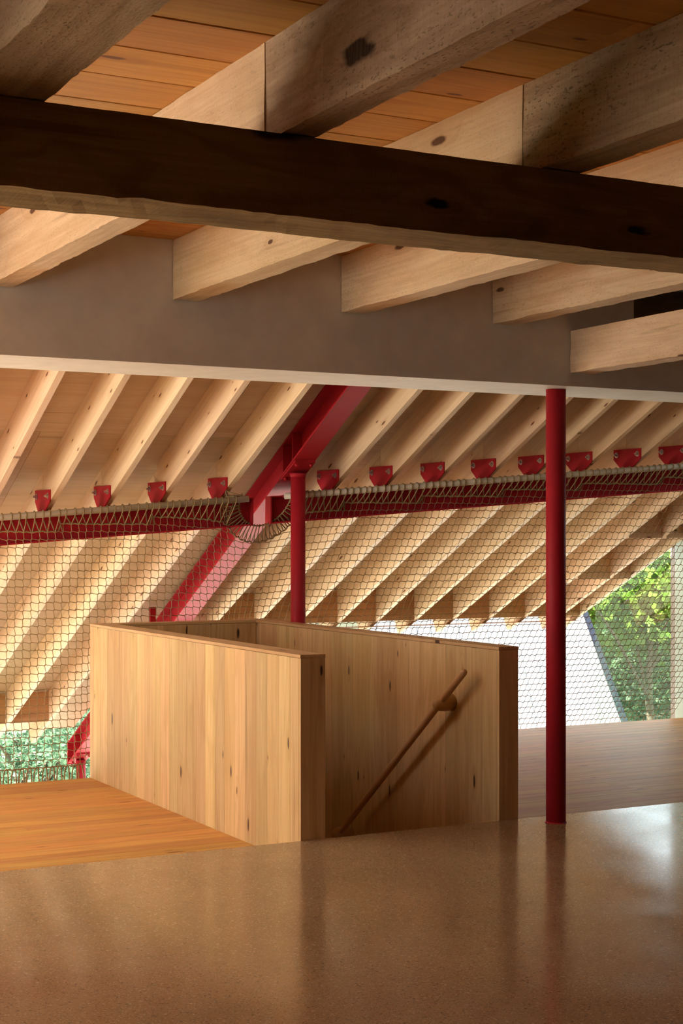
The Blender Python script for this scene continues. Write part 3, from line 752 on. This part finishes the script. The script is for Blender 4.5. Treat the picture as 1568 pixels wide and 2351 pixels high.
# ================================================================ OPENINGS, NEIGHBOURING ROOF, GARDEN
jb = thing('jamb_post', (9.66, 11.50, 0), 'taupe jamb post beside the pale end wall at the leafy opening', 'post')
box('post', RX+0.005, RX+0.075, 11.465, 11.53, -3.0, 1.655, 'jamb', jb, 'z')
box('stop_bead', RX+0.03, RX+0.055, 11.53, 11.545, -3.0, 1.62, 'jamb', jb, 'z')
lathe('bolt', (RX+0.004, 11.497, 1.60), (-1, 0, 0), [(0, .024), (.012, .024), (.014, .012), (.03, .012)], 'dark', jb, 12)
def pane(name, vs, label):
    n_ = (Vector(vs[1])-Vector(vs[0])).cross(Vector(vs[2])-Vector(vs[0])).normalized()*0.006
    full = [Vector(v) for v in vs]+[Vector(v)+n_ for v in vs]
    o = mesh(name, full, HEXF, 'glass'); tag(o, label, None, None, 'structure'); return o
pane('window_1', [(LX+0.1, 15.385, -3.0), (5.3, 15.385, -3.0), (5.3, 15.385, -0.35), (LX+0.1, 15.385, -0.35)], 'clear window below the left eave looking onto shrubs')
pane('window_2', [(RX+0.05, 11.55, -3.0), (RX+0.05, 12.75, -3.0), (RX+0.05, 12.75, 0.98), (RX+0.05, 11.55, 1.58)], 'clear end window beside the taupe jamb')

def ray(x, y, Z):
    X = (x-784)/3600*Z; return Vector((X*math.cos(PSI)+Z*math.sin(PSI), -X*math.sin(PSI)+Z*math.cos(PSI), CAMZ-(y-1232)/3600*Z))
nb0, nb1 = ray(1425, 1655, 20.0), ray(1340, 1415, 24.0)
rk = (nb1-nb0).normalized(); lo0 = nb0-rk*2.0; hi1 = nb1+rk*0.15; wv = Vector((-1, 0.30, 0.0)).normalized()
nbt = thing('neighbour_roof', lo0, 'bright white metal roof of the next wing seen through the net', 'roof')
upn = Vector((0, 0, 0.05)); Wd = 4.3
q0, q1 = lo0, hi1
q2 = ray(835, 1385, 26.0); q3 = q2-(q1-q0); wv = (q2-q1).normalized(); Wd = (q2-q1).length
mesh('sheet', [q0, q1, q2, q3, q0-upn, q1-upn, q2-upn, q3-upn], [(3, 2, 1, 0), (4, 5, 6, 7), (0, 1, 5, 4), (1, 2, 6, 5), (2, 3, 7, 6), (3, 0, 4, 7)], 'metalroof', nbt)
nn = (q1-q0).cross(q3-q0).normalized(); nn = nn if nn.z > 0 else -nn
for k in range(1, 16):
    a, b = q0+wv*(Wd*k/16), q1+wv*(Wd*k/16); e = wv*0.012
    mesh('seam', [a-e, a+e, b+e, b-e, a-e+nn*.03, a+e+nn*.03, b+e+nn*.03, b-e+nn*.03], HEXF, 'metalroof', nbt)
e = -wv*0.09
mesh('rake_flashing', [q0, q0+e, q1+e, q1, q0+nn*.03, q0+e+nn*.03, q1+e+nn*.03, q1+nn*.03], HEXF, 'edge', nbt)
for s_, nme in ((q0, 'gable_wall'),):
    mesh(nme, [q0-upn, q1-upn, Vector((q1.x, q1.y, -3.4)), Vector((q0.x, q0.y, -3.4)), q3-upn, q2-upn, Vector((q2.x, q2.y, -3.4)), Vector((q3.x, q3.y, -3.4))], HEXF, 'white', nbt)

def leaf_cloud(centre, rad, count, size, seed, lobed=False, clusters=40):
    r = np.random.default_rng(seed)
    cc = r.normal(0, 1, (clusters, 3)); cc /= np.linalg.norm(cc, axis=1)[:, None]; cc *= (r.random((clusters, 1))**0.4)*np.array(rad)
    idx = r.integers(0, clusters, count)
    P = np.array(centre)+cc[idx]+r.normal(0, 0.22, (count, 3))*np.array(rad)*0.62
    d1 = r.normal(0, 1, (count, 3)); d1[:, 2] = d1[:, 2]*0.5-0.35; d1 /= np.linalg.norm(d1, axis=1)[:, None]
    d2 = np.cross(d1, r.normal(0, 1, (count, 3))); d2 /= np.linalg.norm(d2, axis=1)[:, None]
    s = size*(0.6+0.8*r.random((count, 1)))
    if lobed: tmpl = [(0, 0), (.30, .22), (.22, .58), (.52, .34), (1.0, 0), (.52, -.34), (.22, -.58), (.30, -.22)]
    else: tmpl = [(0, 0), (.45, .30), (1.0, 0), (.45, -.30)]
    k = len(tmpl)
    V = np.concatenate([(P+d1*s*u+d2*s*v)[:, None, :] for u, v in tmpl], axis=1).reshape(-1, 3)
    F = np.arange(count*k).reshape(count, k)
    return V, F
def crown(name, parent, centre, rad, count, size, mat, seed, lobed=False, clusters=40):
    V, F = leaf_cloud(centre, rad, count, size, seed, lobed, clusters)
    k = F.shape[1]; me = bpy.data.meshes.new(name)
    me.vertices.add(len(V)); me.vertices.foreach_set('co', V.astype(np.float32).ravel())
    me.loops.add(F.size); me.loops.foreach_set('vertex_index', F.astype(np.int32).ravel())
    me.polygons.add(len(F)); me.polygons.foreach_set('loop_start', (np.arange(len(F))*k).astype(np.int32))
    me.update(calc_edges=True); me.materials.append(M[mat])
    o = link(name, me, Matrix.Identity(4), parent); o['kind'] = 'stuff'; return o
def tree(name, label, base, centre, rad, count, size, mat, seed, lobed=False, cat='tree', clusters=40, group=None, tr=0.09):
    T = thing(name, base, label, cat, group); r = random.Random(seed)
    b, c = Vector(base), Vector(centre)
    pts = [b.lerp(c, k/6)+Vector((r.uniform(-.1, .1), r.uniform(-.1, .1), 0))*(k > 0) for k in range(7)]
    tube('trunk', pts, [tr*(1-.11*k) for k in range(7)], 'bark', T, 8)
    for k in range(7):
        s0 = pts[2+k % 4]; e0 = c+Vector((r.uniform(-1, 1)*rad[0], r.uniform(-1, 1)*rad[1], r.uniform(-.6, .9)*rad[2]))*0.85
        tube('branch', [s0, s0.lerp(e0, .5)+Vector((0, 0, .12)), e0], [tr*.42, tr*.28, tr*.10], 'bark', T, 6)
    crown('foliage', T, centre, rad, count, size, mat, seed, lobed, clusters)
    return T
GZ = -3.3
def gp(x, y, Z): return ray(x, y, Z)
def base_of(c): return (c.x, c.y+.2, GZ+max(0, (c.y-15.4)*7.35/64.6))
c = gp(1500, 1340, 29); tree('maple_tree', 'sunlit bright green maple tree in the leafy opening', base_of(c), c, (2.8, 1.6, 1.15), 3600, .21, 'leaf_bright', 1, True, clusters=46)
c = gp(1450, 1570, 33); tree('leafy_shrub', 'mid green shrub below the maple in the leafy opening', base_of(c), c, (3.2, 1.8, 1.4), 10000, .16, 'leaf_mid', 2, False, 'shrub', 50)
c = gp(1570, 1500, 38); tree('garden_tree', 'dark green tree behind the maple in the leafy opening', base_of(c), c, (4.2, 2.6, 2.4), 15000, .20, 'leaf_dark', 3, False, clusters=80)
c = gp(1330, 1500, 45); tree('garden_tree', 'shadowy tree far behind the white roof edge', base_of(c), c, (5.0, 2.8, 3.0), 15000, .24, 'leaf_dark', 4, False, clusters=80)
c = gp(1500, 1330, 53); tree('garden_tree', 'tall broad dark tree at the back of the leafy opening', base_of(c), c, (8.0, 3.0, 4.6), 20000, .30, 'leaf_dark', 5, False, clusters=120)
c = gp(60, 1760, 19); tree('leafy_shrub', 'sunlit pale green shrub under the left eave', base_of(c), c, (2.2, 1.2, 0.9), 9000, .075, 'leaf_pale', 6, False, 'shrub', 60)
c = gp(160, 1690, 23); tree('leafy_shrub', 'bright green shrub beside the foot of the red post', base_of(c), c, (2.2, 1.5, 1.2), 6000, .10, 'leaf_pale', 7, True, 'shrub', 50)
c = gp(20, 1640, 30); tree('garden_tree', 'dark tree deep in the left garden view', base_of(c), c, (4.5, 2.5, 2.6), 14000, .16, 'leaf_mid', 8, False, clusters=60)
